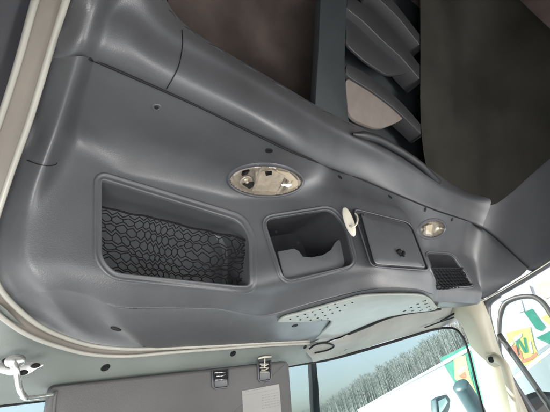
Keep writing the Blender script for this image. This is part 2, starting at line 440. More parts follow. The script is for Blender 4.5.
# latch: small dark knob with a finger loop
def local(px, py, lift=0):
    p, n = hit(px, py); x = (V((1, 0, 0)) - n * n.x).normalized(); y = n.cross(x); return p + n * lift, x, y, n
def disc(bm, c, x, y, n, prof, seg=24, sx=1, sy=1):
    loops = [[c + x * (math.cos(k * 2 * math.pi / seg) * r * sx) + y * (math.sin(k * 2 * math.pi / seg) * r * sy) + n * h for k in range(seg)] for r, h in prof]
    loops_bm(loops, True, False, bm)
c = P(400, 253, Y=LY - .018); x, y, n = V((1, 0, 0)), V((0, 0, 1)), V((0, -1, 0))
bm = bmesh.new()
disc(bm, c, x, y, n, [(.0105, -.002), (.0105, .003), (.008, .006), (.003, .006)])
for dx, dy in ((-.009, .002), (.008, -.002)): disc(bm, c + x * dx + y * dy, x, y, n, [(.007, 0), (.0065, .009), (.003, .011)], 16)
tube(bm, [c + n * .006, c - y * .006 + n * .010, c - y * .015 + n * .006], .0035, 8)
obj('latch', bm, BLK, lid)

# ivory coat hook between the square bin and the lid
c, x, y, n = local(350, 221, .004)
c = P(349, 221.5, Y=c.y - .020)
ex = (P(354.3, 236, Y=c.y) - P(343.7, 207, Y=c.y)) * .5; ey = (P(353.2, 219.5, Y=c.y - .008) - P(344.8, 223.5, Y=c.y + .008)) * .5
hn = ex.cross(ey).normalized()
if hn.dot(c) > 0: hn = -hn
bm = bmesh.new()
loops_bm([[c + ex * (math.cos(k * math.pi / 16) * s) + ey * (math.sin(k * math.pi / 16) * s) + hn * h for k in range(32)] for s, h in ((.90, -.004), (1, -.002), (1, .001), (.9, .003), (.5, .004))], True, True, bm)
hook = obj('coat_hook', bm, IVO, console)
bm = bmesh.new(); q = [P(a, b, Y=c.y - d) for a, b, d in ((350, 226, .004), (353.5, 227, .016), (357, 223, .019), (357.5, 217, .016), (355, 213, .010))]
tube(bm, crline(q, 5), lambda t: .0028 - .0008 * t, 8)
tube(bm, [c - hn * .001, c - hn * .02], .006, 8)
obj('hook_arm', bm, IVO, hook)

# reading lamps
def lamp(out, label, cx, cy):
    L = [[onsurf(p.x, p.y, h) for p in offset(out, o)] for o, h in ((-2.4, -.001), (-1.8, .0035), (-.6, .005), (.2, .004), (.6, .0))]
    bez = obj('reading_lamp', loops_bm(L, cap_end=False), PL2, console); tag(bez, label)
    p0, x, y, n = local(cx, cy)
    inn = L[-1]; cc = sum(inn, V()) / len(inn)
    dish = [[cc + (p - cc) * s - n * h for p in inn] for s, h in ((1, 0), (.97, .010), (.9, .018), (.6, .021), (.2, .022))]
    obj('reflector', loops_bm(dish), LAMPM, bez)
    dome = [[cc + (p - cc) * s + n * h for p in inn] for s, h in ((1, .0), (.985, .003), (.9, .0055), (.7, .008), (.4, .0095), (.1, .010))]
    obj('lens', loops_bm(dome), LENS, bez)
    return bez, cc, n, inn
la, cc, n, inn = lamp(lampA, 'long oval reading lamp with clear lens', 265, 181)
def lp(px, py, d):                                            # point at depth d under the lamp lens
    r = ray(px, py); return r * ((cc - n * d).dot(n) / r.dot(n))
def block(name, pts, d0, d1, m, parent, bev=.001):
    bm = slab([lp(a, b, d0) for a, b in pts], -n * (d1 - d0), bev); return obj(name, bm, m, parent, 'auto')
block('centre_switch', [(256, 172.5), (273, 170), (285, 176), (277, 192), (255, 190.5)], .004, .018, LAMPP, la)
block('lamp_divider', [(260, 169), (262, 169), (254.5, 191.5), (252, 191)], .001, .018, LAMPM, la, .0005)
block('lamp_divider', [(284, 183), (286, 183.5), (277.5, 195), (275.5, 194.5)], .001, .018, LAMPM, la, .0005)
block('lamp_divider', [(289, 184.5), (290.2, 185), (282, 195), (281, 194.5)], .001, .018, LAMPM, la, .0005)
block('diffuser', [(275, 170), (290, 173), (298, 181), (297, 188), (287, 192), (289, 181), (280, 174)], .008, .018, IVO, la)
for bx, by, br in ((246, 181, .017), (291, 180, .012)):
    bm = bmesh.new(); b0 = lp(bx, by, .016); xx = (V((1, 0, 0)) - n * n.x).normalized(); yy = n.cross(xx)
    disc(bm, b0, xx, yy, n, [(br, .0), (br * .98, .006), (br * .7, .001), (br * .3, -.001), (br * .28, .009), (br * .1, .011)], 28)
    obj('bulb_cup', bm, LAMPM, la)
for pts in ([(243, 172.5), (250, 171), (247, 175), (242, 176)], [(243, 185), (254, 183), (257, 186), (249, 189)], [(265, 171.5), (272, 171), (272, 175), (266, 176)]):
    block('lamp_slot', pts, .003, .010, BLK, la, .0008)
lb, cc, n, inn = lamp(lampB, 'small oval reading lamp at the far end', 432, 229)
bm = bmesh.new(); b0 = cc - n * .014; xx = (V((1, 0, 0)) - n * n.x).normalized(); yy = n.cross(xx)
disc(bm, b0, xx, yy, n, [(.022, 0), (.021, .006), (.014, .001), (.006, 0), (.006, .008), (.002, .01)], 24); obj('bulb_cup', bm, LAMPM, lb)
block('centre_switch', [(426, 226), (433, 224), (431, 234), (426, 234)], .002, .012, IVO, lb)

# seam groove under the upper lip (dark gasket following the panel edge)
seam = GRID[0]
i0 = min(range(len(seam)), key=lambda i: (V(proj(seam[i])) - V((89, 58))).length)
sp = [p + (-p).normalized() * .0022 for p in seam[i0:-12]]
bm = bmesh.new(); tube(bm, sp, .0027, 6); obj('panel_gap', bm, BLK, console)
bm = bmesh.new(); tube(bm, [p * .9985 for p in seam[-13:]], .0024, 6); obj('panel_gap', bm, BLK, console)

# upper lip moulding
up = []
def U(*a): up.append([P(x, y, Y=Y) for x, y, Y in a])
U((43, 58, .51), (48, 42, .485), (53, 22, .45), (60, 0, .415), (72, -40, .34), (80, -80, .27))
U((62, 58, .505), (66, 42, .482), (72, 22, .45), (80, 0, .41), (92, -40, .335), (100, -80, .265))
U((82, 56, .502), (86, 42, .480), (92, 22, .447), (100, 0, .405), (112, -40, .33), (120, -80, .26))
U((92, 60, .517), (95, 46, .498), (100, 26, .465), (108, 2, .425), (119, -38, .352), (128, -80, .28))
U((104, 64.5, .524), (107, 47, .503), (112, 22, .472), (117, 2, .437), (127, -35, .368), (138, -75, .29))
U((125, 73, .527), (126, 52, .503), (126, 28, .470), (128, 6, .438), (138, -22, .395), (150, -50, .36))
U((146, 82, .528), (144, 64, .505), (141, 42, .475), (143, 22, .452), (151, 5, .430), (160, -12, .44))
U((166, 91, .530), (165, 75, .508), (163, 57, .484), (165, 42, .465), (170, 28, .450), (175, 18, .47))
U((200, 107, .535), (201, 92, .514), (203, 76, .492), (204, 60, .474), (204, 48, .462), (205, 40, .49))
U((246, 129.5, .548), (248, 113, .525), (250, 98, .503), (252, 85, .485), (253, 76, .478), (254, 68, .51))
U((289, 151, .562), (291, 136, .540), (294, 122, .517), (296, 111, .500), (297, 103.5, .493), (299, 95, .53))
U((320, 163.5, .575), (321, 150, .552), (322, 136, .527), (323, 127, .512), (324, 120, .505), (327, 112, .54))
U((350, 174.5, .583), (351, 163, .560), (352, 151, .535), (353, 141, .520), (355, 135, .512), (358, 126, .55))
U((372, 183.5, .586), (374, 173, .562), (376, 162, .538), (379, 153, .522), (382, 147, .515), (386, 139, .55))
U((394, 193.5, .588), (397, 184, .565), (400, 174, .543), (403, 167, .527), (406, 161, .520), (410, 153, .55))
U((415, 202.5, .590), (418, 194, .570), (422, 186, .55), (425, 180, .535), (428, 175, .528), (431, 168, .56))
U((437, 211, .592), (440, 204, .575), (442, 197, .558), (443, 192, .545), (444, 187, .54), (446, 181, .57))
U((460, 218.5, .594), (462, 213, .58), (464, 207, .567), (466, 201, .556), (468, 196, .55), (470, 190, .58))
rwx = [(481, 225), (484, 220), (487, 215), (490, 210), (494, 202), (499, 192)]
up.append([P(a, b, X=2.0) for a, b in rwx])
up.append([P(a, b, X=2.035) for a, b in ((504, 246), (508, 234), (511, 220), (513, 205), (517, 184), (520, 168))])
up.append([P(a, b, X=2.04) for a, b in ((530, 277), (533, 250), (537, 228), (539, 205), (541, 185), (543, 155))])
up.append([P(a, b, X=2.04) for a, b in ((553, 264), (558, 238), (562, 212), (565, 185), (567, 160), (570, 120))])
up.append([P(a, b, X=2.04) for a, b in ((600, 234), (605, 205), (610, 175), (612, 145), (615, 110), (620, 70))])
for c in up[:-3]:                                                  # share the panel edge with the face panel
    q = proj(c[0]); k = min(range(len(seam)), key=lambda i: (V(proj(seam[i])) - V(q)).length)
    if (V(proj(seam[k])) - V(q)).length < 8:
        f_ = seam[k].length / c[0].length; c[1:] = [p * (f_ + (1 - f_) * i * .12) for i, p in enumerate(c[1:])]; c[0] = seam[k].copy()
        if proj(c[0])[0] < 400:
            w_ = 1 if proj(c[0])[0] < 260 else (400 - proj(c[0])[0]) / 140
            c[1] = c[1] * (1 + ((c[0].z - .001) / c[1].z - 1) * w_)
            c[2] = c[2] * (1 + ((c[0].z + .008) / c[2].z - 1) * w_ * .45)
urows = [[c[0] * 1.03 + V((0, .0, -.004)) for c in up]] + [[c[i] for c in up] for i in range(6)]
UG = loft(urows, 10, 10)
UG = smooth_grid(UG, 14, 60)
UG = [[p * .9995 for p in r] for r in UG]
obj('upper_lip', grid_bm([r_[:181] for r_ in UG]), PL, console)
obj('side_trim', grid_bm([r_[180:] for r_ in UG]), mat('shaded_side_plastic', (.030, .031, .036), .55, grain=.34, gs=420, var=.08, spec=.6), console)  # lip plastic repeated darker: the shade on the right wall is in its colour
# joint line between left corner piece and lip
jl = crline([P(182, 30, Y=.452), P(182.5, 46, Y=.466), P(178, 68, Y=.490), P(166.5, 89, Y=.525)], 8)
bm = grid_bm(UG); UB = BVHTree.FromBMesh(bm); bm.free()
jl = [(lambda h, p: h[0] * .9985 if h[0] else p)(UB.ray_cast(V(), p.normalized()), p) for p in jl]
bm = bmesh.new(); tube(bm, jl, .0010, 6); obj('panel_gap', bm, BLK, console)
# stitched scalloped edge where lip meets roof fabric
edge = [UG[57][j] for j in range(56, 150)]
bm = bmesh.new()
tube(bm, [p + V((0, .004 + .003 * math.sin(j * .9), .004)) for j, p in enumerate(edge)], .004, 6); obj('edge_trim', bm, DRK, console)

jp = [onsurf(a, b, .0004) for a, b in ((27, 160), (33, 162.5), (40, 164.5), (47, 165.5), (54, 165), (57, 163))]
bm = bmesh.new(); tube(bm, crline(jp, 5), .0009, 6); obj('panel_gap', bm, BLK, console)
# screws
def screw(px, py, r, lift=.0005, ring=False):
    p, n = hit(px, py)
    if p is None: return
    x = (V((1, 0, 0)) - n * n.x).normalized(); y = n.cross(x)
    bm = bmesh.new()
    disc(bm, p + n * lift, x, y, n, [(r * 1.25, -.001), (r * 1.2, .0012), (r, .0017), (r * .85, .0009), (r * .5, .0008), (r * .2, .0007)], 18)
    o = obj('screw', bm, PL2 if ring else BLK, console)
    if ring:
        bm = bmesh.new(); disc(bm, p + n * lift, x, y, n, [(r * .6, .0005), (r * .55, .0022), (r * .2, .0022)], 14); obj('screw_cap', bm, BLK, o)
screw(156.5, 107, .0075, ring=True)
for a, b, r in ((269, 150.5, .0075), (340, 177.5, .0068), (390, 197, .0072), (425, 209.5, .0075), (452, 219.5, .006), (116, 328.5, .010), (295, 325.5, .0075), (298, 243, .003), (276, 232, .003)):
    screw(a, b, r)

# plain underside plate with perforated grille, hanging a little below the driver's side
under = []
pe = [(277, 319), (284, 314.5), (299, 310.5), (317, 305.5), (338, 299.5), (361, 293.5), (385, 292), (408, 292), (424, 294), (430, 300), (434, 308)]
pf = [(300, 330), (318, 326), (330, 321), (338, 318), (350, 316), (366, 315), (385, 312), (404, 310), (420, 309), (429, 308.5), (434, 310)]
UR = []
def onz(px, py, z): return P(px, py, Z=z)
topy = [onsurf(a, b, .001) for a, b in pe]
# rear edge row, then rows forward on a gently rising sheet
fe = [(309, 343), (320, 341.5), (331, 338), (342, 334.5), (354, 329), (368, 323), (385, 316.5), (404, 312.5), (420, 310.5), (430, 309.5), (440, 308)]
def zf(x): return .262 + max(0, (x - .95)) * .06
front = []
for (a, b) in fe:
    r = ray(a, b); z = .262
    for _ in range(6):
        p = r * (z / r.z); z = zf(p.x)
    front.append(r * (z / r.z))
R0 = [p + V((0, 0, -.001)) for p in topy]
RR = [R0]
for t, sx, sy in ((.25, 18, -5.5), (.5, 37, -11), (.75, 19, -5.5), (1, 0, 0)):
    row = []
    for j in range(11):
        k = max(0, 1 - j / 5); a = pe[j][0] * (1 - t) + fe[j][0] * t + sx * k; b = pe[j][1] * (1 - t) + fe[j][1] * t + sy * k
        r_ = ray(a, b); z = .262
        z0 = R0[j].z * (1 - t) + front[j].z * t - .010 * math.sin(math.pi * min(1, t * 1.2) * .8) 
        row.append(r_ * (z0 / r_.z))
    RR.append(row)
g = loft(RR, 8, 8)
GAP = list(g[-1])
bm = grid_bm(g)
o = obj('underside_plate', bm, UND, console)
sm = o.modifiers.new('thickness', 'SOLIDIFY'); sm.thickness = .008; sm.offset = 1
bm = grid_bm(g); PB = BVHTree.FromBMesh(bm); bm.free()
bpy.context.view_layer.update()
ev = bpy.data.meshes.new_from_object(o.evaluated_get(bpy.context.evaluated_depsgraph_get()))
o.modifiers.clear(); bmp = bmesh.new(); bmp.from_mesh(ev)
for f in bmp.faces: f.material_index = 0
NF = len(bmp.faces)
def hitp(px, py):
    h = PB.ray_cast(V(), ray(px, py))
    if h[0] is None: return None, None
    n = h[1] if h[1].dot(ray(px, py)) < 0 else -h[1]; return h[0], n
bm = bmp
for j in range(7):
    for i in range(12):
        px = 289.5 + i * 7.4 + j * 2.6 - 7.4 * 0; py = 316.3 - i * 2.45 + j * 3.1
        if py > 318.3 or py > 318 - (px - 326) * .68: continue
        p, n = hitp(px, py)
        if p is None: continue
        x = (V((1, 0, 0)) - n * n.x).normalized(); y = n.cross(x)
        disc(bm, p + n * .0088, x, y, n, [(.0028, -.0005), (.0026, .0004), (.001, .0004)], 10)
for row in range(5):
    for k in range(5 - (row > 3)):
        px = 402 + row * 6.5 + k * 1.9; py = 311 - row * 3.4 + k * 3.1 - 2
        if py > 311: continue
        p, n = hitp(px, py)
        if p is None: continue
        q, _ = hitp(px + 3.0, py - 1.0)
        if q is None: continue
        tube(bm, [p + n * .0086, q + n * .0086], .0013, 6)
bm.faces.ensure_lookup_table()
for f in bm.faces[NF:]: f.material_index = 1
for f in bm.faces: f.smooth = True
bm.to_mesh(o.data); bm.free(); o.data.materials.append(BLK)

# ================================================================== header strip, windshield surround
hr = []
def H(*a): hr.append([P(x, y, Y=Y) for x, y, Y in a])
H((-60, 255, .83), (-70, 300, .90), (-75, 360, .98), (-70, 408, 1.05), (-70, 416, 1.07))
H((-28, 285, .82), (-40, 320, .90), (-45, 365, .98), (-45, 405, 1.06), (-45, 412, 1.075))
H((2, 306, .825), (-10, 335, .90), (-16, 370, .98), (-16, 402, 1.07), (-16, 407, 1.085))
H((24, 326, .87), (18, 345, .92), (16, 372, 1.0), (18, 398, 1.08), (18, 403, 1.095))
H((50, 339, .92), (48, 352, .96), (47, 374, 1.02), (48, 394, 1.08), (48, 400, 1.10))
H((85, 349, .97), (84, 358, .99), (83, 372, 1.03), (83, 389, 1.08), (83, 396, 1.10))
H((125, 354, 1.005), (125, 361, 1.02), (125, 371, 1.045), (125, 385, 1.08), (125, 392, 1.10))
H((180, 350.5, 1.01), (181, 357, 1.025), (181, 366, 1.045), (181, 378, 1.08), (181, 385, 1.10))
H((240, 346, 1.01), (241, 352, 1.025), (242, 359, 1.045), (243, 370, 1.08), (244, 376, 1.10))
H((285, 343, 1.01), (287, 348, 1.02), (288, 354, 1.04), (290, 363, 1.08), (290, 367, 1.10))
H((308, 342, 1.01), (309, 346, 1.02), (311, 351, 1.04), (313, 359, 1.08), (313, 362.5, 1.10))
H((330, 341, 1.01), (331, 344, 1.02), (333, 349, 1.04), (335, 355.5, 1.08), (335, 358.5, 1.10))
g = loft([[c[i] for c in hr] for i in range(5)], 8, 8)
bm = grid_bm(g); HB = BVHTree.FromBMesh(bm)
header = empty('header_trim', 'grey-green curved trim strip between the seal and the top of the windshield, drilled with screw holes', 'trim strip')
obj('trim_strip', bm, HDR, header)
for a, b, r in ((105.5, 367.5, .009), (233, 353.5, .008), (305, 347, .006)):
    h = HB.ray_cast(V(), ray(a, b)); n = h[1] if h[1].dot(h[0]) < 0 else -h[1]
    x = (V((1, 0, 0)) - n * n.x).normalized(); y = n.cross(x); bm = bmesh.new()
    disc(bm, h[0], x, y, n, [(r * 1.25, -.0005), (r * 1.2, .0012), (r, .0016), (r * .85, .0006), (r * .3, .0004)], 18)
    obj('screw', bm, BLK, header)

# seal piping: two rounded beads with a taupe channel between
innr = [(84, -60, .28), (66, 0, .405), (47, 62, .505), (29, 122, .60), (8, 182, .695), (-8, 235, .755), (-9, 262, .785), (0, 288, .82), (18, 309, .86), (40, 326, .90), (66, 338, .94), (95, 346, .975), (130, 349, 1.0), (170, 348, 1.004), (220, 345.5, 1.004), (265, 343, 1.004), (309, 341, 1.004)]
outr = [(54, -60, .28), (35, 0, .41), (18, 62, .51), (-1, 122, .605), (-24, 185, .705), (-38, 240, .77), (-35, 275, .80), (-17, 300, .83), (5, 320, .865), (30, 336, .90), (60, 347, .94), (92, 354.5, .975), (130, 356, 1.0), (170, 352.5, 1.004), (220, 348.8, 1.004), (265, 345.6, 1.004), (309, 343.2, 1.004)]
seal = empty('door_seal', 'pale beige double rubber seal curving along the door top and across under the console', 'door seal')
ci = crline([P(a, b, Y=y) for a, b, y in innr], 8); co = crline([P(a, b, Y=y) for a, b, y in outr], 8)
ci = [p * .975 for p in ci]; co = [p * .978 for p in co]
def rads(t): return .0048 if t > .7 else .0048 + (.7 - t) * .001
bm = bmesh.new(); tube(bm, ci, rads, 10); obj('bead', bm, BEI, seal)
bm = bmesh.new(); tube(bm, co, lambda t: .0042 + max(0, .7 - t) * .0015, 10); obj('bead', bm, BEI, seal)
bm = grid_bm([[a + (V(a) * .004) for a in ci], [(a + b) / 2 + V((-.002, 0, .004)) + a * .006 for a, b in zip(ci, co)], [b + b * .004 for b in co]])
obj('channel', bm, TAN, seal)

# left door upper trim, outside the seal
dl = [[P(a, b, Y=y) for a, b, y in r] for r in (
    [(54, -60, .285), (35, 0, .415), (18, 62, .515), (-1, 122, .61), (-24, 185, .71), (-40, 240, .775)],
    [(40, -60, .283), (22, 0, .413), (4, 62, .513), (-16, 122, .608), (-38, 185, .70), (-55, 240, .77)],
    [(0, -80, .28), (-20, 0, .40), (-40, 62, .50), (-60, 122, .60), (-80, 185, .69), (-95, 240, .76)],
    [(-60, -90, .27), (-80, 0, .38), (-110, 62, .47), (-120, 122, .58), (-140, 185, .67), (-150, 240, .74)])]
tag(obj('door_frame', grid_bm(loft(dl, 6, 6)), WALL), 'dark grey door frame trim outside the beige seal in the top left corner', 'door frame')

# driver sun visor
VP0, VN = V((.5, 1.045, .2)), V((0, 1, .28)).normalized()
vis = empty('sun_visor', 'dark grey vinyl sun visor folded down, with two clips and a pale label', 'sun visor')
vo = outline([(50, 386.5), (286, 361), (288.5, 365), (296, 470), (30, 500)], [6, 4, 4, 10, 10], 6)
front_ = [PP(p.x, p.y, VP0, VN) for p in vo]
L = []
inn_ = [PP(p.x, p.y, VP0 - VN * .004, VN) for p in offset(vo, 1.2)]
in2 = [PP(p.x, p.y, VP0 - VN * .006, VN) for p in offset(vo, 3.5)]
bk = [p + VN * .018 for p in front_]
L = [[p + VN * .022 for p in in2], bk, front_, inn_, in2]
bm = loops_bm(L, True, True); vpan = obj('visor_panel', bm, VIS, vis, 'auto')
def vp(px, py, d): return PP(px, py, VP0 - VN * d, VN)
# welded edge bead along left side
bm = bmesh.new(); tube(bm, crline([vp(56, 391, .007), vp(54.5, 402, .007), vp(53, 420, .007), vp(51, 440, .007)], 6), .004, 8); obj('edge_bead', bm, VIS, vpan)
def clip(cx, cy, w, h, tall, slat):
    ang = -.11
    def q(u, v, d): return vp(cx + u * w + v * w * .05, cy + v * h + u * w * ang, d)
    bm = bmesh.new()
    pts = [q(-1, -1, .008), q(-1, .75, .008), q(-.7, 1, .008), q(.7, 1, .008), q(1, .75, .008), q(1, -1, .008)]
    tube(bm, pts, .0028, 8)
    c = obj('visor_clip', bm, PLATE, vis)
    bm = slab([q(-.85, -1, .0065), q(-.85, .1, .0065), q(.85, .1, .0065), q(.85, -1, .0065)], -VN * .001, 0); obj('clip_slot', bm, BLK, c, False)
    bm = slab([q(-.8, .15, .0085), q(-.8, .85, .0085), q(.8, .85, .0085), q(.8, .15, .0085)], -VN * .002, .0008); obj('clip_pad', bm, PLATE, c, 'auto')
    bm = bmesh.new()
    for k in range(slat):
        v = -.75 + .8 * k / max(1, slat - 1)
        tube(bm, [q(-.7 + .2 * (k % 2), v, .010), q(.1, v + .05, .012), q(.65, v + .1 * (-1) ** k, .009)], .0016, 6)
    if tall:
        tube(bm, [q(-.9, -1.3, .004), q(0, -1.4, .008), q(1.1, -1.35, .006)], .003, 6); tube(bm, [q(.1, -1.4, .006), q(.0, -.3, .012)], .0025, 6)
    obj('clip_spring', bm, CHR if not tall else IVO, c)
clip(220.5, 379, 8.0, 9.0, False, 3)
clip(264.5, 371, 6.4, 10.0, True, 5)
bm = slab([vp(242, 391, .0066), vp(279, 384, .0066), vp(282.5, 430, .0066), vp(243.5, 436, .0066)], -VN * .0006, 0)
st = obj('label_sticker', bm, STK, vis, False)
tag(st, 'pale label sheet with rows of faint print')
bm = bmesh.new()
def bar(x0, x1, t, wd):
    a0 = V((x0, 391 - (x0 - 242) * .19 + t)); a1 = V((x1, 391 - (x1 - 242) * .19 + t))
    vs = [bm.verts.new(vp(a.x, a.y + d, .0076)) for a, d in ((a0, 0), (a1, 0), (a1, wd), (a0, wd))]; bm.faces.new(vs)
bar(243.5, 278, 4.6, .35)
for k in range(5): 
    x = 245
    while x < 262 + 6 * (k % 2):
        wl = random.uniform(1.2, 3.5); bar(x, x + wl, 1.2 + k * .0 if k == 0 else 24 + k * 2, .7); x += wl + .8
for k in range(6):
    x = 262
    while x < 278:
        wl = random.uniform(1, 3); bar(x, x + wl, 8 + k * 2.6, .6); x += wl + .9
obj('print', bm, STK2, st, False)
# visor mount: winged plate and bent arm
bm = slab([P(a, b, Y=.93) for a, b in ((-14, 362), (2, 360), (9, 356.3), (14, 355), (20, 356.5), (28, 361.5), (36, 361.8), (44.5, 363.4), (43, 366), (37, 368.5), (32, 372), (25.5, 375), (19, 374), (10, 375), (3, 373), (-14, 371))], V((0, .006, 0)), .002)
mp = obj('mount_plate', bm, CHR, vis, 'auto')
bm = bmesh.new()
for a, b in ((36, 365.5), (23.5, 372.5), (7, 360.5)):
    p = P(a, b, Y=.927); disc(bm, p, V((1, 0, 0)), V((0, 0, 1)), V((0, -1, 0)), [(.006, 0), (.005, .002), (.002, .0022)], 14, 1.4, .8)
obj('screw', bm, BLK, mp)
bm = bmesh.new(); tube(bm, crline([P(14, 362, Y=.922), P(16.5, 372, Y=.92), P(18.5, 384, Y=.94), P(21, 392, Y=.965), P(25, 397, Y=.985)], 6), .0095, 12, flat=.6)
tube(bm, crline([P(22, 396.5, Y=.975), P(28, 398, Y=.99), P(38, 397, Y=1.01), P(54, 394.5, Y=1.03)], 5), .0045, 10)
p = P(15, 361, Y=.922); disc(bm, p, V((1, 0, 0)), V((0, 0, 1)), V((0, -1, 0)), [(.018, 0), (.017, .006), (.008, .009)], 20, 1, .7)
obj('visor_arm', bm, CHR, vis)

# ================================================================== passenger shade (fabric panel under the plate)
sh = empty('roller_shade', 'creased grey-green fabric shade rolled under the console over the passenger side of the windshield', 'shade')
ra = [(302, 347, 1.03), (322, 344, 1.0), (338, 339, .98), (350, 333, .96), (364, 325.5, .94), (382, 319, .92), (405, 315, .90), (430, 310.5, .885), (455, 306, .87), (470, 303.5, .865)]
rb = [(306, 352, 1.04), (324, 348, 1.01), (342, 343, .985), (356, 337.5, .965), (370, 331, .945), (388, 324, .93), (410, 319, .91), (434, 314, .895), (456, 309, .88), (471, 305.5, .87)]
rc = [(311, 357, 1.055), (330, 352, 1.03), (348, 346.5, 1.01), (362, 342, .995), (378, 336, .975), (396, 330, .96), (416, 325, .945), (438, 319, .93), (456, 313.5, .91), (471, 308, .88)]
rd = [(313, 362, 1.085), (334, 357.5, 1.07), (354, 351.5, 1.055), (370, 346.5, 1.04), (386, 341.5, 1.02), (404, 336.5, 1.005), (422, 331.5, .99), (440, 327, .975), (457, 321, .955), (472, 312, .89)]
def nud(L, k): return [P(a, b, Y=y) + V((0, 0, k * math.sin(i * 2.3))) for i, (a, b, y) in enumerate(L)]
g = loft([nud(ra, 0), nud(rb, .0), nud(rc, .003), nud(rd, .0)], 8, 10)
for i, r in enumerate(g):
    for j, p in enumerate(r):
        t = i / (len(g) - 1)
        f = math.sin(math.pi * t)
        r[j] = p + V((0, 0, -1)) * (.004 * f * math.sin(p.x * 22 - t * 5.5) + .002 * f * noise.noise(p * 25))
obj('shade_fabric', grid_bm(g), SHD, sh)
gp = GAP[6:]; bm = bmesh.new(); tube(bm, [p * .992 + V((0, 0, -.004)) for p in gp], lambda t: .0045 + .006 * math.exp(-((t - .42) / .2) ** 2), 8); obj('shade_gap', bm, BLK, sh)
bm = bmesh.new()
tube(bm, crline([P(a, b, Y=y) for a, b, y in ((309, 349, 1.0), (316, 344.5, .98), (326, 343, .98), (334, 346, 1.0), (328, 350, 1.02), (315, 353, 1.03))], 5), .003, 6)
obj('shade_bracket', bm, BLK, sh)
bm = bmesh.new(); tube(bm, crline([P(a, b, Y=y) for a, b, y in ((441, 321, .91), (450, 316, .90), (458, 311, .88), (467, 306, .86))], 5), .0045, 6); obj('shade_edge_rod', bm, BLK, sh)
bm = bmesh.new(); tube(bm, crline([P(a, b, Y=y) for a, b, y in ((425, 327.5, .94), (440, 322, .93), (452, 318, .92), (462, 314, .9))], 5), .003, 6); obj('shade_edge_rod', bm, BLK, sh)
for a, b, y in ((348, 350, 1.05), (378, 341.5, 1.03)):
    bm = bmesh.new(); tube(bm, crline([P(a - 6, b + 1.6, Y=y), P(a - 2, b - 1.4, Y=y - .02), P(a + 3, b - 2.6, Y=y - .02), P(a + 6, b - 1.4, Y=y)], 5), .004, 8)
    obj('shade_hook', bm, FRM, sh)

# ================================================================== windshield, pillar, doors
wsb = empty('windshield', 'tinted windshield with black rubber gasket and a dark centre bar', 'windshield')
wl = [(-60, 412, 1.10), (48, 399, 1.105), (120, 391, 1.105), (200, 382, 1.105), (288, 366, 1.10), (313, 362, 1.10), (335, 358, 1.085), (370, 348.5, 1.05), (405, 338, 1.01), (430, 330.5, .985), (445, 328, .97), (455, 329, .955), (462, 336, .95), (468, 350, .955), (475, 378, .98), (484, 415, 1.02), (500, 480, 1.1)]
wp = crline([P(a, b, Y=y) for a, b, y in wl], 8)
bm = bmesh.new(); tube(bm, wp, .0058, 8); obj('gasket', bm, BLK, wsb)
bm = bmesh.new(); c0 = bm.verts.new(P(300, 500, Y=1.25)); vs = [bm.verts.new(p * 1.004) for p in wp] + [bm.verts.new(P(480, 600, Y=1.4)), bm.verts.new(P(-60, 600, Y=1.4))]
for a, b in zip(vs, vs[1:]): bm.faces.new((a, b, c0))
bm.faces.new((vs[-1], vs[0], c0))
obj('glass', bm, GLS, wsb, False)
bm = slab([P(a, b, Y=y) for a, b, y in ((310.6, 358, 1.115), (316.2, 357, 1.115), (318.6, 385, 1.16), (321, 430, 1.25), (325, 480, 1.35), (316, 480, 1.35), (314.2, 430, 1.25), (312.6, 385, 1.16))], V((0, .02, 0)), .003)
obj('centre_bar', bm, BLK, wsb, 'auto')

pil = empty('windshield_pillar', 'beige windshield pillar on the passenger side with a vertical grab handle', 'pillar')
pc = [[(448, 312, 1.99), (460, 323, 2.00), (468, 340, 2.02), (473, 358, 2.03), (479, 384, 2.04), (486, 412, 2.05), (500, 470, 2.06)],
      [(455, 307.5, 1.97), (467, 320, 1.985), (474, 338, 2.0), (480, 358, 2.01), (487, 384, 2.02), (495, 412, 2.03), (509, 470, 2.04)],
      [(466, 304, 1.975), (475, 318, 1.98), (482, 337, 1.995), (489, 358, 2.005), (497, 384, 2.015), (505, 412, 2.025), (522, 470, 2.04)],
      [(479, 300, 2.01), (484, 314, 2.01), (490, 335, 2.02), (497, 356, 2.03), (508, 382, 2.045), (521, 412, 2.055), (545, 470, 2.07)],
      [(484, 299, 2.06), (489, 314, 2.05), (495, 335, 2.06), (502, 356, 2.07), (513, 380, 2.08), (528, 412, 2.09), (552, 470, 2.10)]]
g = loft([[P(a, b, X=x) for a, b, x in c] for c in pc], 8, 8)
obj('pillar_trim', grid_bm(g), PIL, pil)
bm = bmesh.new()
hp = crline([P(a, b, X=x) for a, b, x in ((488, 359, 1.985), (494, 358.5, 1.965), (500.5, 361, 1.95), (505.5, 368, 1.94), (509, 380, 1.935), (512.5, 395, 1.93), (516, 412, 1.93), (524, 450, 1.93), (530, 480, 1.95))], 6)
tube(bm, hp, lambda t: .0135 + .004 * math.sin(min(1, t * 6) * 1.57), 12)
gh = obj('grab_handle', bm, PIL, pil)
bm = slab([P(a, b, X=1.972) for a, b in ((485.5, 353.5), (493, 352.5), (500, 356), (500, 366), (494, 367.5), (487, 364))], V((.02, 0, 0)), .004); obj('handle_base', bm, PIL, gh, 'auto')
bm = bmesh.new(); p = P(491, 359.5, X=1.945); disc(bm, p, V((0, 1, 0)), V((0, 0, 1)), V((-1, 0, 0)), [(.013, 0), (.011, .002), (.003, .002)], 16); obj('screw', bm, BLK, gh)

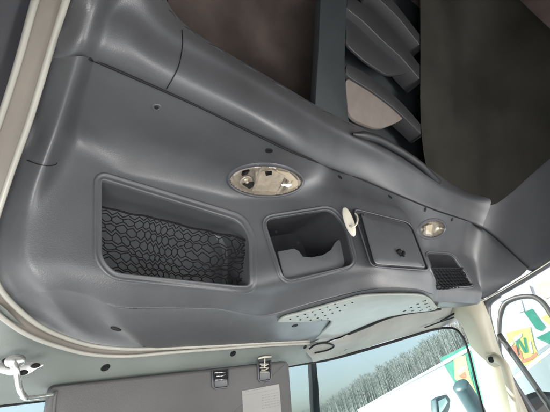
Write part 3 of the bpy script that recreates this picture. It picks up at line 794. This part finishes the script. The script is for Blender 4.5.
wg = empty('door_gasket', 'dark rubber weatherstrip round the passenger door opening', 'weatherstrip')
bm = bmesh.new()
tube(bm, crline([P(a, b, X=x) for a, b, x in ((620, 214, 2.05), (585, 238, 2.05), (552, 262, 2.05), (530, 276, 2.05), (508, 289, 2.05), (494, 297, 2.055), (487.5, 304, 2.06), (487, 314, 2.06), (490.5, 332, 2.07), (497, 352, 2.08), (505, 370, 2.09), (516, 389, 2.10), (531, 412, 2.11), (560, 460, 2.13))], 8), lambda t: .012 if t < .35 else .019, 10)
obj('rubber_strip', bm, PL2, wg)
bm = bmesh.new()
tube(bm, crline([P(a, b, X=x) for a, b, x in ((620, 212.5, 2.03), (585, 236.5, 2.03), (552, 260, 2.03), (530, 274, 2.03), (508, 287, 2.03), (484, 300, 2.02), (470, 305, 2.0))], 8), .0028, 8)
obj('edge_highlight', bm, IVO, wg)  # pale tube draws the bright highlight line along the door edge

dr = empty('cab_door', 'passenger cab door with a dark grey window frame and slanting quarter bar', 'door')
fro = [(501, 420), (500, 370), (499, 340), (500, 318), (504, 305), (513, 299), (524, 296.5), (534, 297), (542, 302), (549, 311), (558, 326), (575, 355), (600, 400), (630, 460)]
bm = bmesh.new(); fp = crline([P(a, b, X=2.32) for a, b in fro], 6)
tube(bm, fp, lambda t: .013 if t > .25 else .011, 10, flat=1.1); obj('window_frame', bm, FRM, dr)
bm = bmesh.new(); tube(bm, crline([P(a, b, X=2.29) for a, b in ((499, 334), (507, 346), (522, 367), (538, 390), (552, 410), (580, 450))], 4), .0135, 10); obj('quarter_bar', bm, FRM, dr)
bm = bmesh.new(); c0 = bm.verts.new(P(540, 400, X=2.33)); vs = [bm.verts.new(p + V((.008, 0, 0))) for p in fp]
for a, b in zip(vs, vs[1:]): bm.faces.new((a, b, c0))
obj('window_glass', bm, GLS, dr, False)
bm = bmesh.new(); tube(bm, crline([P(a, b, X=2.16) for a, b in ((506, 378), (514, 389), (526, 402), (540, 420), (560, 445))], 4), .012, 8); obj('inner_bead', bm, PL2, dr)

# ================================================================== roof cabinet at the top
CP, CN = V((0, 1.02, 0)), V((0, 1, .54))
def cp(px, py, d=0): return PP(px, py, CP + V((0, d, 0)), CN)
cab = empty('storage_cabinet', 'dark open-fronted cabinet with slanting shelves high in the roof above the console', 'cabinet')
DY = V((0, .16, .03))
def cq(name, pts, m, d=0, ext=DY, bev=.004):
    if name in ('shelf', 'light_insert', 'bin_front'): pts = [tuple(p) for p in roundpoly(pts, 7, 4)]
    return obj(name, slab([cp(a, b, d) for a, b in pts], ext, bev), m, cab, 'auto')
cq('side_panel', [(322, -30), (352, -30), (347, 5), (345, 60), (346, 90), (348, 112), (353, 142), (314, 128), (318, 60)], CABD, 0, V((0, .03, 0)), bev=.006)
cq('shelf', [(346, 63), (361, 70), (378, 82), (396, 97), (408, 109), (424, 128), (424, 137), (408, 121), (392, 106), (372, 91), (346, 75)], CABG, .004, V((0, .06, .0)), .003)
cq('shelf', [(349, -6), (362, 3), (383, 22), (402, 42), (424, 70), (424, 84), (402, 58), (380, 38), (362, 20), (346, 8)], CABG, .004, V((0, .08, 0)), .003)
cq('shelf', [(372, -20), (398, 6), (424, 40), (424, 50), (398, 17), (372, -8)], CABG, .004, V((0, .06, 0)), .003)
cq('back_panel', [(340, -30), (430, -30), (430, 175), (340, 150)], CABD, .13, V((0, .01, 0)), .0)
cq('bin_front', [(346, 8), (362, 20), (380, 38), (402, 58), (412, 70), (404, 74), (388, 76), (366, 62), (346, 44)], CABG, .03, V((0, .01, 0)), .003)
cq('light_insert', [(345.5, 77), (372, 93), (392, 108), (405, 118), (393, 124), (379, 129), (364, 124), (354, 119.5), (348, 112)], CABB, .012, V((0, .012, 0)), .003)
bm = bmesh.new()
tr_ = crline([P(a, b, Y=y) for a, b, y in ((353, 134, .50), (366, 135.5, .495), (380, 140, .495), (394, 147.5, .50), (408, 156, .505), (420, 164.5, .51), (428, 172, .52), (438, 182, .54))], 6)
tube(bm, tr_, lambda t: .0135 * (min(1, .3 + t * 6) if t < .15 else 1), 12); obj('tray_edge', bm, CABG, cab)
# olive curtain / side lining
ov = [[cp(419, -60), cp(420, -20), cp(420.5, 50), cp(420.5, 110), cp(424, 155), cp(432, 186)],
      [cp(438, -60), cp(438, -20), cp(438, 50), cp(438, 110), cp(440, 160), cp(447, 194)],
      [P(465, -50, X=1.80), P(465, -10, X=1.82), P(465, 50, X=1.86), P(465, 110, X=1.88), P(468, 165, X=1.9), P(470, 200, X=1.92)],
      [P(488, -40, X=1.93), P(490, 0, X=1.95), P(492, 50, X=1.96), P(492, 110, X=1.96), P(490, 168, X=1.965), P(491, 205, X=1.97)],
      [P(502, -20, X=1.98), P(506, 5, X=1.99), P(512, 50, X=2.0), P(514, 100, X=2.0), P(512, 150, X=2.0), P(510, 194, X=2.0)],
      [P(522, 2, X=1.99), P(528, 20, X=2.0), P(534, 60, X=2.01), P(536, 100, X=2.01), P(536, 135, X=2.01), P(534, 172, X=2.01)],
      [P(556, 34, X=1.98), P(560, 50, X=2.0), P(564, 75, X=2.01), P(566, 100, X=2.01), P(566, 125, X=2.01), P(566, 146, X=2.01)],
      [P(620, 90, X=1.98), P(622, 92, X=2.0), P(624, 95, X=2.01), P(625, 98, X=2.01), P(626, 101, X=2.01), P(627, 104, X=2.01)]]
g = loft(ov, 8, 6)
g = [[p + V((.0015 * math.sin(i * .35), 0, 0)) for j, p in enumerate(r)] for i, r in enumerate(g)]
o = tag(obj('curtain', grid_bm(g), OLV), 'large dark olive fabric curtain hanging in the upper right beside the cabinet', 'curtain')
tag(obj('side_wall', grid_bm([[V((2.09, y, z)) for z in (.45 + max(0, (.35 - y)) * .25, .9, 1.3, 1.75)] for y in (.62, .3, .0, -.6, -1.0)]), ROOF), kind='structure')
REAR = mat('rear_wall_fabric', (.55, .54, .53), .9, var=.1)
tag(obj('rear_wall', slab([V((-.05, -1.0, .45)), V((2.15, -1.0, .45)), V((2.15, -1.0, 1.72)), V((-.05, -1.0, 1.72))], V((0, -.05, 0))), WALL), kind='structure')
tag(obj('floor', slab([V((.02, -1.0, -1.35)), V((2.15, -1.0, -1.35)), V((2.15, 1.15, -1.35)), V((.02, 1.15, -1.35))], V((0, 0, -.05))), WALL), kind='structure')
LW = slab([V((-.05, -1.0, .27)), V((-.05, .75, .27)), V((-.05, 1.1, .3)), V((-.05, 1.1, 1.0)), V((-.05, 1.1, 1.72)), V((-.05, -1.0, 1.72))], V((-.03, 0, 0)))
tag(obj('left_wall', LW, REAR), kind='structure')
tag(obj('passenger_side_panel', slab([V((2.36, -1.0, -1.3)), V((2.36, 1.1, -1.3)), V((2.36, 1.1, -.33)), V((2.36, -1.0, -.33))], V((.05, 0, 0)), .01), WALL), 'dark grey lower door panel on the passenger side below the window', 'panel')
SEATM = mat('seat_fabric_grey', (.20, .195, .19), .9, grain=.5, gs=200, var=.1)
def seat(x, label):
    t = empty('seat', label, 'seat'); t.location = (0, 0, 0)
    obj('cushion', slab([V((x, -.45, -.62)), V((x + .52, -.45, -.62)), V((x + .52, .12, -.62)), V((x, .12, -.62))], V((0, 0, .15)), .05, 4), SEATM, t, 'auto')
    obj('backrest', slab([V((x, -.62, -.5)), V((x + .52, -.62, -.5)), V((x + .50, -.72, -.12)), V((x + .02, -.72, -.12))], V((0, .14, .03)), .05, 4), SEATM, t, 'auto')
    obj('seat_base', slab([V((x + .08, -.4, -1.35)), V((x + .44, -.4, -1.35)), V((x + .44, .05, -1.35)), V((x + .08, .05, -1.35))], V((0, 0, .72)), .02), BLK, t, 'auto')
tag(obj('rear_light_block', slab([V((-.05, -1.0, -1.35)), V((2.15, -1.0, -1.35)), V((2.15, -1.0, -.55)), V((-.05, -1.0, -.55))], V((0, .3, 0)), .01), WALL), 'low dark block across the back of the cab, added to hold back light', 'light blocker')  # unseen, added to cut the low light coming from behind
seat(.32, 'light grey driver seat below the console beside the open door')
seat(1.35, 'light grey passenger seat on the far side of the cab')
DASH = mat('dashboard_plastic', (.10, .10, .10), .6, grain=.3)
tag(obj('dashboard', slab([V((.05, 1.3, -.42)), V((.05, .75, -.45)), V((.05, .62, -.55)), V((.05, .65, -.95)), V((.05, 1.3, -.95))], V((2.1, 0, 0)), .03), DASH, None, 'auto'), 'dark moulded dashboard under the windshield', 'dashboard')
bm = bmesh.new(); tube(bm, [P(164, -30, Y=.50), P(165.5, 0, Y=.52), P(167, 22, Y=.54)], .0055, 8); tag(obj('roof_strap', bm, BLK), 'short black strap at the top left end of the roof fabric', 'strap')

# ================================================================== outside
def trailer(name, label, A, B, z0, z1, w, deco, tilt=0):
    A = V(A); B = V(B); d = (B - A).normalized(); nn = V((d.y, -d.x, 0)).normalized()
    if nn.x < 0: nn = -nn
    t = empty(name, label, 'trailer')
    def q(u, z, o=0): return A.lerp(B, u) + V((0, 0, z)) - nn * o
    bm = slab([q(0, z0), q(1, z0), q(1, z1), q(0, z1)], nn * w, .03); obj('box_body', bm, WHT, t, 'auto')
    bm = bmesh.new(); tube(bm, [q(0, z1, .02), q(1, z1, .02)], .05, 8); tube(bm, [q(0, z0, .02), q(1, z0, .02)], .05, 8)
    obj('rail', bm, mat('trailer_rail', (.35, .37, .37), .4), t)
    for nm, m, pts in deco:
        pts = [(p[0], p[1]) for p in pts]
        bm = slab([q(u, z, .012) for u, z in pts], nn * .008, 0); obj(nm, bm, m, t, False)
    bm = slab([q(.04, z0 - .25, -.5), q(.96, z0 - .25, -.5), q(.96, z0 - .02, -.5), q(.04, z0 - .02, -.5)], nn * (w - 1), .01); obj('chassis', bm, FRM, t, 'auto')
    L = (B - A).length
    for u in (.12, .22, .86):
        c = A.lerp(B, u) + V((0, 0, z0 - .62)) + nn * .35; bm = bmesh.new()
        rings = [(.2, -.12), (.44, -.14), (.5, -.10), (.5, .10), (.44, .14)]
        loops = [[c + d * math.cos(k * math.pi / 14) * r + V((0, 0, math.sin(k * math.pi / 14) * r)) + nn * h for k in range(28)] for r, h in rings]
        wh = obj('wheel', loops_bm(loops, True, True, bm), TYR, t, 'auto')
        bm = bmesh.new(); loops = [[c + d * math.cos(k * math.pi / 10) * r + V((0, 0, math.sin(k * math.pi / 10) * r)) + nn * h for k in range(20)] for r, h in ((.27, -.15), (.24, -.17), (.1, -.13))]
        obj('hub', loops_bm(loops, True, False, bm), CHR, wh, 'auto')
    return t, q
# far trailer seen through the windshield: the top edge recedes to the left
pA, pB = P(486, 340, Z=.8), P(356, 411, Z=.8)
A0, B0 = V((pA.x, pA.y, 0)), V((pB.x, pB.y, 0)); B0 = A0 + (B0 - A0).normalized() * min(60, (B0 - A0).length * 1.7)
def onbody(px, py, A=A0, B=B0):
    d = (B - A); nn = V((d.y, -d.x, 0)).normalized(); p = PP(px, py, A, nn)
    return ((p - A).dot(d) / d.length_squared, p.z)
def dq(*pp): return [onbody(a, b) for a, b in pp]
deco = [('green_stripe', GRN, dq((440, 358), (452, 352.5), (480, 338), (484, 410), (460, 392), (452, 378))),]
deco2 = [('yellow_patch', YEL, dq((454.5, 358), (466, 355), (470, 374), (478, 396), (474, 398), (462, 384), (455, 378))),
         ('letter', RED, dq((459, 376), (466, 371), (468, 376), (466, 380))), ('letter', WHT, dq((458, 371), (466, 364), (467.5, 366.5), (459.5, 374))),
         ('letter', GRN, dq((470, 373), (472, 372), (474, 383), (472, 384)))]
t1, q1 = trailer('box_trailer', 'white box trailer with green and yellow graphics seen through the windshield', A0, B0, -1.3, .8, 2.0, deco)
d = (B0 - A0); nn = V((d.y, -d.x, 0)).normalized(); nn = nn if nn.x > 0 else -nn
for nm, m, pts in deco2:
    bm = slab([q1(u, z, .022) for u, z in pts], nn * .006, 0); obj(nm, bm, m, t1, False)

# near trailer seen through the passenger door
A2, B2 = P(640, 290, X=7.6), P(488, 392, X=6.6)
A2 = V((A2.x, A2.y, 0)); B2 = V((B2.x, B2.y, 0))
def dn(*pp): return [onbody(a, b, A2, B2) for a, b in pp]
d = (B2 - A2); nn = V((d.y, -d.x, 0)).normalized(); nn = nn if nn.x > 0 else -nn
tb = empty('box_trailer', 'pale box trailer with yellow and green lettering seen through the passenger door window', 'trailer')
def qn(u, z, o=0): return A2.lerp(B2, u) + V((0, 0, z)) - nn * o
def panel(nm, m, pts, o=.012, par=tb, w=.008): 
    return obj(nm, slab([qn(u, z, o) for u, z in pts], nn * w, 0), m, par, False)
body = dn((486, 388), (486, 262), (640, 175), (640, 278))
body = panel('box_body', WHT, body, 0, tb, 2.3)
rail = dn((486, 397.5), (640, 276), (640, 282), (486, 403))
panel('side_rail', mat('trailer_rail', (.35, .37, .37), .4), rail, .02, tb, .2)
panel('green_stripe', GRN, dn((524, 312), (532, 309), (545, 327), (541, 331), (536, 329)))
panel('green_stripe', GRN, dn((536, 338), (550, 331), (570, 318), (570, 338), (553, 346)))
panel('grey_stripe', mat('trailer_grey', (.35, .36, .34), .6), dn((513, 304), (521, 300), (524, 311), (519, 313)))
panel('yellow_patch', YEL, dn((506, 333), (530, 327), (534, 345), (541, 362), (523, 366), (510, 350)), .012)
panel('letter', RED, dn((511, 347), (516, 345), (521, 352), (523, 360), (517, 357)), .022)
panel('letter', GRN, dn((523, 338), (525, 337.5), (528, 352), (526, 353)), .022)
panel('letter', WHT, dn((528, 342), (530.5, 341), (533, 353), (531, 354)), .022)
panel('letter', WHT, dn((513, 338), (521, 333), (522, 336), (515, 343)), .022)
panel('letter', GRN, dn((515, 341), (517, 340), (520, 355), (518, 356)), .022)
panel('letter', GRN, dn((517, 340), (519, 339.5), (526, 352), (524, 353)), .024)
panel('letter', WHT, dn((509, 344), (512, 341), (514, 343), (511, 347)), .022)
panel('red_arc', RED, dn((521, 360), (530, 357), (536, 352), (537, 355), (531, 360), (522, 363)), .022)
panel('yellow_patch', YEL, dn((541, 318), (550, 312), (560, 320), (552, 327)), .012)
panel('tan_emblem', TNM, dn((536, 284), (546, 281), (560, 286), (552, 296), (545, 299), (537, 291)))
panel('tarp_fold', BLU, dn((498, 292), (505, 284), (519, 282), (529, 286), (532, 294), (514, 296), (500, 302)), .03, tb, .05)
for u in (.25, .75):
    c = A2.lerp(B2, u) + nn * .4 + V((0, 0, -.75)); bm = bmesh.new()
    dd = d.normalized()
    loops = [[c + dd * math.cos(k * math.pi / 14) * r + V((0, 0, math.sin(k * math.pi / 14) * r)) + nn * h for k in range(28)] for r, h in ((.2, -.12), (.44, -.14), (.5, -.10), (.5, .10), (.44, .14))]
    obj('wheel', loops_bm(loops, True, True, bm), TYR, tb, 'auto')

# wing mirrors outside the passenger side
m1 = empty('wing_mirror', 'large grey-green rounded wing mirror housing outside the windshield beside the pillar', 'wing mirror', 'wing mirrors')
def capsule(name, path, r, m, par, flat=1.0):
    bm = bmesh.new(); tube(bm, path, r, 16, True, flat); return obj(name, bm, m, par)
pth = crline([P(a, b, Y=y) for a, b, y in ((458.5, 383, 1.40), (463, 389, 1.40), (470, 400, 1.40), (478, 414, 1.40), (496, 450, 1.40))], 8)
def capr(t):
    return .056 * (math.sqrt(max(0.02, 1 - (1 - t / .14) ** 2)) if t < .14 else 1)
capsule('mirror_housing', [pth[0].lerp(p, 1) for p in pth], capr, MIR, m1)
m2 = empty('wing_mirror', 'small square pale-green wide-angle mirror left of the large mirror housing', 'wing mirror', 'wing mirrors')
bm = slab([P(a, b, Y=1.38) for a, b in ((436, 399), (440, 396), (447, 394), (451, 400), (450, 408), (447, 420), (438, 420))], V((0, .04, 0)), .006); obj('mirror_housing', bm, MIR, m2, 'auto')
bm = slab([P(a, b, Y=1.375) for a, b in ((438.5, 401), (445.5, 397.5), (448, 402), (444, 409), (440, 414))], V((0, .006, 0)), .002); obj('mirror_glass', bm, mat('mirror_glass_pale', (.55, .75, .70), .2, metal=.6), m2, 'auto')

# winter woodland: one mass of bare trunks and twigs
bm = bmesh.new()
rnd = random.Random(3)
def stick(a, b, r0, r1):
    t = (b - a).normalized(); u = t.cross(V((.3, .2, 1))).normalized() if abs(t.z) < .9 else V((1, 0, 0)); v = t.cross(u)
    A = [bm.verts.new(a + (u * math.cos(k * 2.094) + v * math.sin(k * 2.094)) * r0) for k in range(3)]
    B = [bm.verts.new(b + (u * math.cos(k * 2.094) + v * math.sin(k * 2.094)) * r1) for k in range(3)]
    for k in range(3): bm.faces.new((A[k], A[(k + 1) % 3], B[(k + 1) % 3], B[k]))
def tree_at(base, h):
    lean = V((rnd.uniform(-.04, .04), rnd.uniform(-.04, .04), 1)) * h
    stick(base, base + lean, h * .012, h * .003)
    for k in range(11):
        t = rnd.uniform(.3, .97); s = base + lean * t; a = rnd.uniform(0, 6.28); ln = h * .22 * (1.1 - t) + .5
        e = s + V((math.cos(a) * ln * .7, math.sin(a) * ln * .7, ln * .9)); stick(s, e, h * .0035, h * .001)
        for q in range(2):
            f = s.lerp(e, rnd.uniform(.3, .9)); a2 = rnd.uniform(0, 6.28); l2 = ln * .5
            stick(f, f + V((math.cos(a2) * l2, math.sin(a2) * l2, l2 * .9)), h * .002, h * .0008)
for i in range(1500):
    px = rnd.uniform(292, 500); t = (px - 300) / 200
    r = ray(px, 437 - .25 * (px - 275)); az = V((r.x, r.y, 0)).normalized()
    D = 150 - 62 * max(0, min(1, (px - 320) / 150)) + rnd.uniform(0, 30)
    p = az * D
    topy = 408 - (px - 310) * .60 + 5 * noise.noise(V((px * .05, 0, 0)))       # height of the wood in this direction
    rt = ray(px, topy); zt = rt.z / math.hypot(rt.x, rt.y) * (D - 12)
    gz = gheight(p.x, p.y)
    h = max(4, (zt - gz) * rnd.uniform(.78, 1.03))
    tree_at(V((p.x, p.y, gz - .2)), h)
WOOD = mat('bare_winter_wood', (.085, .095, .085), .9, col2=(.15, .16, .15), vs=.4)
tag(obj('woodland', bm, WOOD, None, False), 'bare grey winter woodland behind the white trailer', 'woodland', kind='stuff')
